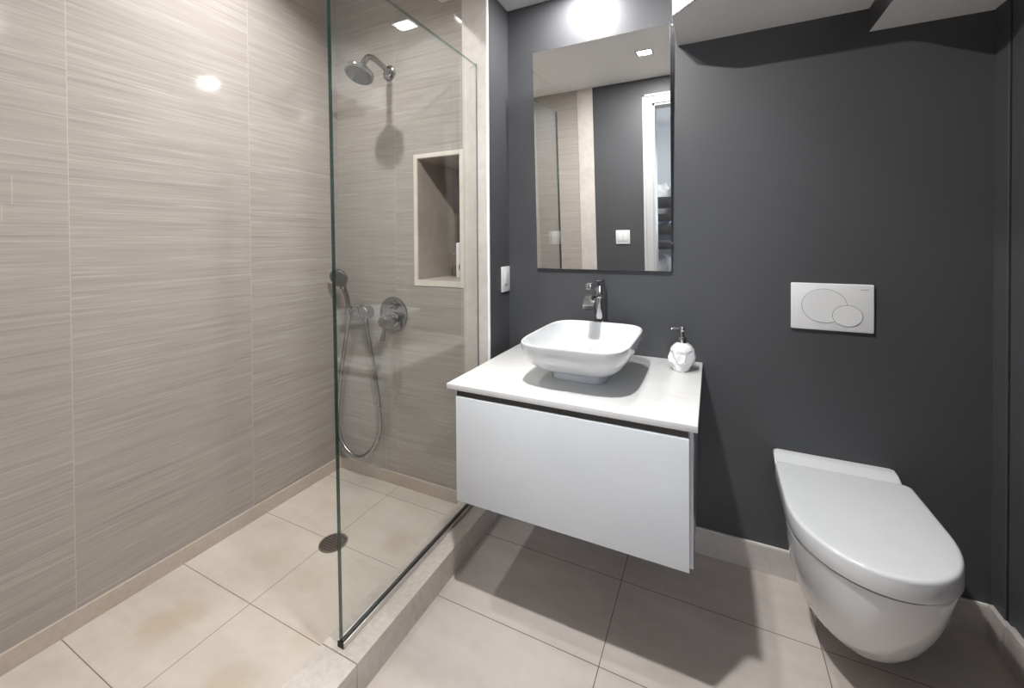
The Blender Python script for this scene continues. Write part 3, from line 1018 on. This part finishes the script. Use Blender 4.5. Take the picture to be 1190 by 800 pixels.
# floor drain: rim and a real pierced grate
dx, dy, dr_ = -1.402, 1.200, .056
fd = thing('floor_drain', 'round dark bronze drain grate in the shower floor', 'drain', (dx, dy, ZS))
bm = nbm()
seg = 48
prof_ = [(dr_ - .006, ZS + .0035), (dr_ - .0045, ZS + .004), (dr_ - .001, ZS + .0035), (dr_, ZS + .0003)]
loft(bm, [[(dx + r_ * math.cos(2 * PI * i / seg), dy + r_ * math.sin(2 * PI * i / seg), z_) for i in range(seg)] for r_, z_ in prof_], False, False)
obj('rim', bm, M['bronze'], fd)
bm = nbm(); lathe(bm, (dx, dy, ZS + .0004), (0, 0, 1), [(dr_ - .004, 0), (dr_ - .004, .0003)], 40)
obj('sump', bm, M['dark_gap'], fd)
bm = nbm()
for i in range(-4, 5):
    c_ = i * .0112
    L = math.sqrt(max(0, (dr_ - .005) ** 2 - c_ ** 2))
    box(bm, dx + c_ - .0018, dx + c_ + .0018, dy - L, dy + L, ZS + .0010, ZS + .0036)
    box(bm, dx - L, dx + L, dy + c_ - .0018, dy + c_ + .0018, ZS + .0010, ZS + .0035)
obj('grate', bm, M['bronze'], fd)

# niche bottles
nb = thing('shampoo_bottle', 'white flat bottle with a dark round label in the shower niche', 'bottle', (-1.111, 1.765, NZ0 + t))
bm = nbm(); box(bm, -1.154, -1.068, 1.742, 1.788, NZ0 + t, NZ0 + .185, .010, 3)
obj('body', bm, M['plastic'], nb)
bm = nbm(); lathe(bm, (-1.111, 1.765, NZ0 + .185), (0, 0, 1), [(.016, 0), (.016, .022), (.014, .024)], 24)
obj('cap', bm, M['plastic'], nb)
bm = nbm(); lathe(bm, (-1.100, 1.7418, NZ0 + .062), (0, -1, 0), [(.034, 0), (.034, .0006)], 40)
obj('label_disc', bm, M['dark_gap'], nb)['label'] = 'dark round label'
nb = thing('body_wash_bottle', 'short brown bottle behind the white one in the shower niche', 'bottle', (-1.212, 1.87, NZ0 + t))
bm = nbm(); box(bm, -1.246, -1.178, 1.845, 1.895, NZ0 + t, NZ0 + .125, .008, 3)
obj('body', bm, M['brown'], nb)
bm = nbm(); lathe(bm, (-1.212, 1.87, NZ0 + .125), (0, 0, 1), [(.012, 0), (.012, .014), (.010, .016)], 24)
obj('cap', bm, M['brown'], nb)

# ================================================================== SWITCHES
sw = thing('dimmer_switch', 'single white dimmer switch on the charcoal return wall beside the jamb', 'light switch', (XC, 1.792, 1.09))
bm = nbm(); box(bm, XC + .0004, XC + .007, 1.750, 1.834, 1.029, 1.150, .002)
obj('cover_plate', bm, M['plastic'], sw)
bm = nbm(); box(bm, XC + .0065, XC + .0085, 1.772, 1.812, 1.058, 1.124, .0012)
obj('paddle', bm, M['plastic'], sw)
bm = nbm()
for kz in range(7):
    box(bm, XC + .0084, XC + .0090, 1.802, 1.805, 1.068 + kz * .007, 1.071 + kz * .007)
box(bm, XC + .0084, XC + .0096, 1.776, 1.800, 1.062, 1.066)
obj('level_lights', bm, M['grey_line'], sw)

sw = thing('light_switch', 'square white two-gang light switch beside the doorway, seen in the mirror', 'light switch', (-.675, YF, 1.14))
bm = nbm(); box(bm, -.733, -.617, YF + .0004, YF + .007, 1.083, 1.200, .002)
obj('cover_plate', bm, M['plastic'], sw)
for cx_ in (-.698, -.652):
    bm = nbm(); box(bm, cx_ - .0175, cx_ + .0175, YF + .0065, YF + .0095, 1.108, 1.175, .0012)
    rk = obj('rocker', bm, M['plastic'], sw)
    bm = nbm()
    for q in (-.0190, .0184):
        box(bm, cx_ + q, cx_ + q + .0006, YF + .0068, YF + .0072, 1.106, 1.177)
    box(bm, cx_ - .019, cx_ + .019, YF + .0068, YF + .0072, 1.1055, 1.1062)
    obj('rocker_gap', bm, M['grey_line'], rk)

# ================================================================== RECESSED LAMPS
def downlight(x, y, z, label, watts, beam=180.0):
    o = thing('recessed_downlight', label, 'ceiling light', (x, y, z), 'recessed square ceiling lamps')
    h = LAMP_SIZE / 2
    bmn = nbm()
    for a_, b_, c_, d_2 in ((x - h - .012, x + h + .012, y - h - .012, y - h), (x - h - .012, x + h + .012, y + h, y + h + .012),
                            (x - h - .012, x - h, y - h, y + h), (x + h, x + h + .012, y - h, y + h)):
        box(bmn, a_, b_, c_, d_2, z - .004, z - .0002)
    obj('frame', bmn, M['casing'], o, smooth=False)
    bmn = nbm(); box(bmn, x - h, x + h, y - h, y + h, z - .0022, z - .0004)
    obj('lens', bmn, M['lens'], o, smooth=False)
    ld = bpy.data.lights.new('lamp_light', 'AREA')
    ld.shape = 'DISK'
    ld.size = LAMP_SIZE * .75
    ld.spread = math.radians(beam)
    ld.energy = watts
    ld.color = LAMP_COL
    lo_ = bpy.data.objects.new('lamp_light', ld)
    COL.objects.link(lo_)
    lo_.parent = o
    lo_.location = (0, 0, -.0045)
    return o
downlight(*LAMPS[0], 'square ceiling lamp close to the charcoal wall above the mirror', LAMP_WALL_W)
downlight(*LAMPS[1], 'square ceiling lamp reflected near the top of the mirror', LAMP_MID_W)
downlight(*LAMPS[2], 'square ceiling lamp over the shower', LAMP_SHOWER_W, SHOWER_BEAM)

# ================================================================== BEDROOM THINGS (seen in the mirror) AND AN ADDED FILL LAMP
bd = thing('bunk_bed', 'dark grey wooden bunk bed in the bedroom, reflected in the mirror', 'bed', (-.75, -2.2, 0))
BX0, BX1, BY0, BY1 = -1.55, -.30, -3.1, -1.30
for x_ in (BX0, BX1 - .09):
    for y_ in (BY0, BY1 - .09):
        bm = nbm(); box(bm, x_, x_ + .09, y_, y_ + .09, 0, 1.52, .004)
        obj('post', bm, M['bed_wood'], bd)
for y_ in (BY0 + .02, BY1 - .07):
    bm = nbm()
    for z0, z1 in ((1.34, 1.47), (1.20, 1.28), (1.05, 1.16), (.88, .96), (.30, .50)):
        box(bm, BX0 + .09, BX1 - .09, y_, y_ + .05, z0, z1, .003)
    for k_ in range(3):
        xx = BX0 + .30 + k_ * .32
        box(bm, xx, xx + .06, y_ + .008, y_ + .042, 0.96, 1.34)
    obj('end_panel', bm, M['bed_wood'], bd)
for x_ in (BX0 + .02, BX1 - .07):
    for z0, z1 in ((.88, 1.06), (.30, .46), (1.28, 1.38)):
        bm = nbm(); box(bm, x_, x_ + .05, BY0 + .09, BY1 - .09, z0, z1, .003)
        obj('side_rail', bm, M['bed_wood'], bd)
for z_, nm in ((.98, 'mattress'), (.38, 'mattress')):
    bm = nbm(); box(bm, BX0 + .08, BX1 - .08, BY0 + .08, BY1 - .08, z_, z_ + .16, .03, 3)
    obj(nm, bm, M['bed_cloth'], bd)
def cushion(name, label, x, y, z, a_, b_, c_, mat):
    bmn = nbm()
    bmesh.ops.create_uvsphere(bmn, u_segments=32, v_segments=16, radius=1)
    for q in bmn.verts:
        f_ = lambda w_: math.copysign(abs(w_) ** .6, w_)
        q.co = V((x + f_(q.co.x) * a_, y + f_(q.co.y) * b_, z + c_ + q.co.z * c_ * (1 + .12 * math.sin(q.co.x * 9) * math.cos(q.co.y * 7))))
    return tag(obj(name, bmn, mat), label, 'pillow')
cushion('pillow', 'pale patterned pillow on the upper bunk', -.52, -1.66, 1.14, .12, .20, .24, M['pillow'])
cushion('pillow', 'pale patterned pillow on the lower bunk', -.60, -1.66, .54, .17, .20, .12, M['pillow'])

cl = thing('bedroom_fill_lamp', 'flat white fill lamp added unseen on the bedroom ceiling', 'ceiling light', (-1.5, -.9, 2.6))  # lamp added out of view to send fill light through the doorway
bm = nbm(); lathe(bm, (-1.5, -.9, 2.6), (0, 0, -1), [(.22, .0005), (.22, .03), (.21, .04)], 40)
obj('housing', bm, M['casing'], cl)
bm = nbm(); lathe(bm, (-1.5, -.9, 2.5598), (0, 0, -1), [(.20, 0), (.19, .012), (.001, .016)], 40)
obj('diffuser', bm, M['lens'], cl)
ld = bpy.data.lights.new('lamp_light', 'AREA')
ld.shape = 'DISK'
ld.size = .36
ld.energy = BED_FILL_W
ld.color = (1.0, .98, .95)
lo_ = bpy.data.objects.new('lamp_light', ld)
COL.objects.link(lo_)
lo_.parent = cl
lo_.location = (0, 0, -.06)
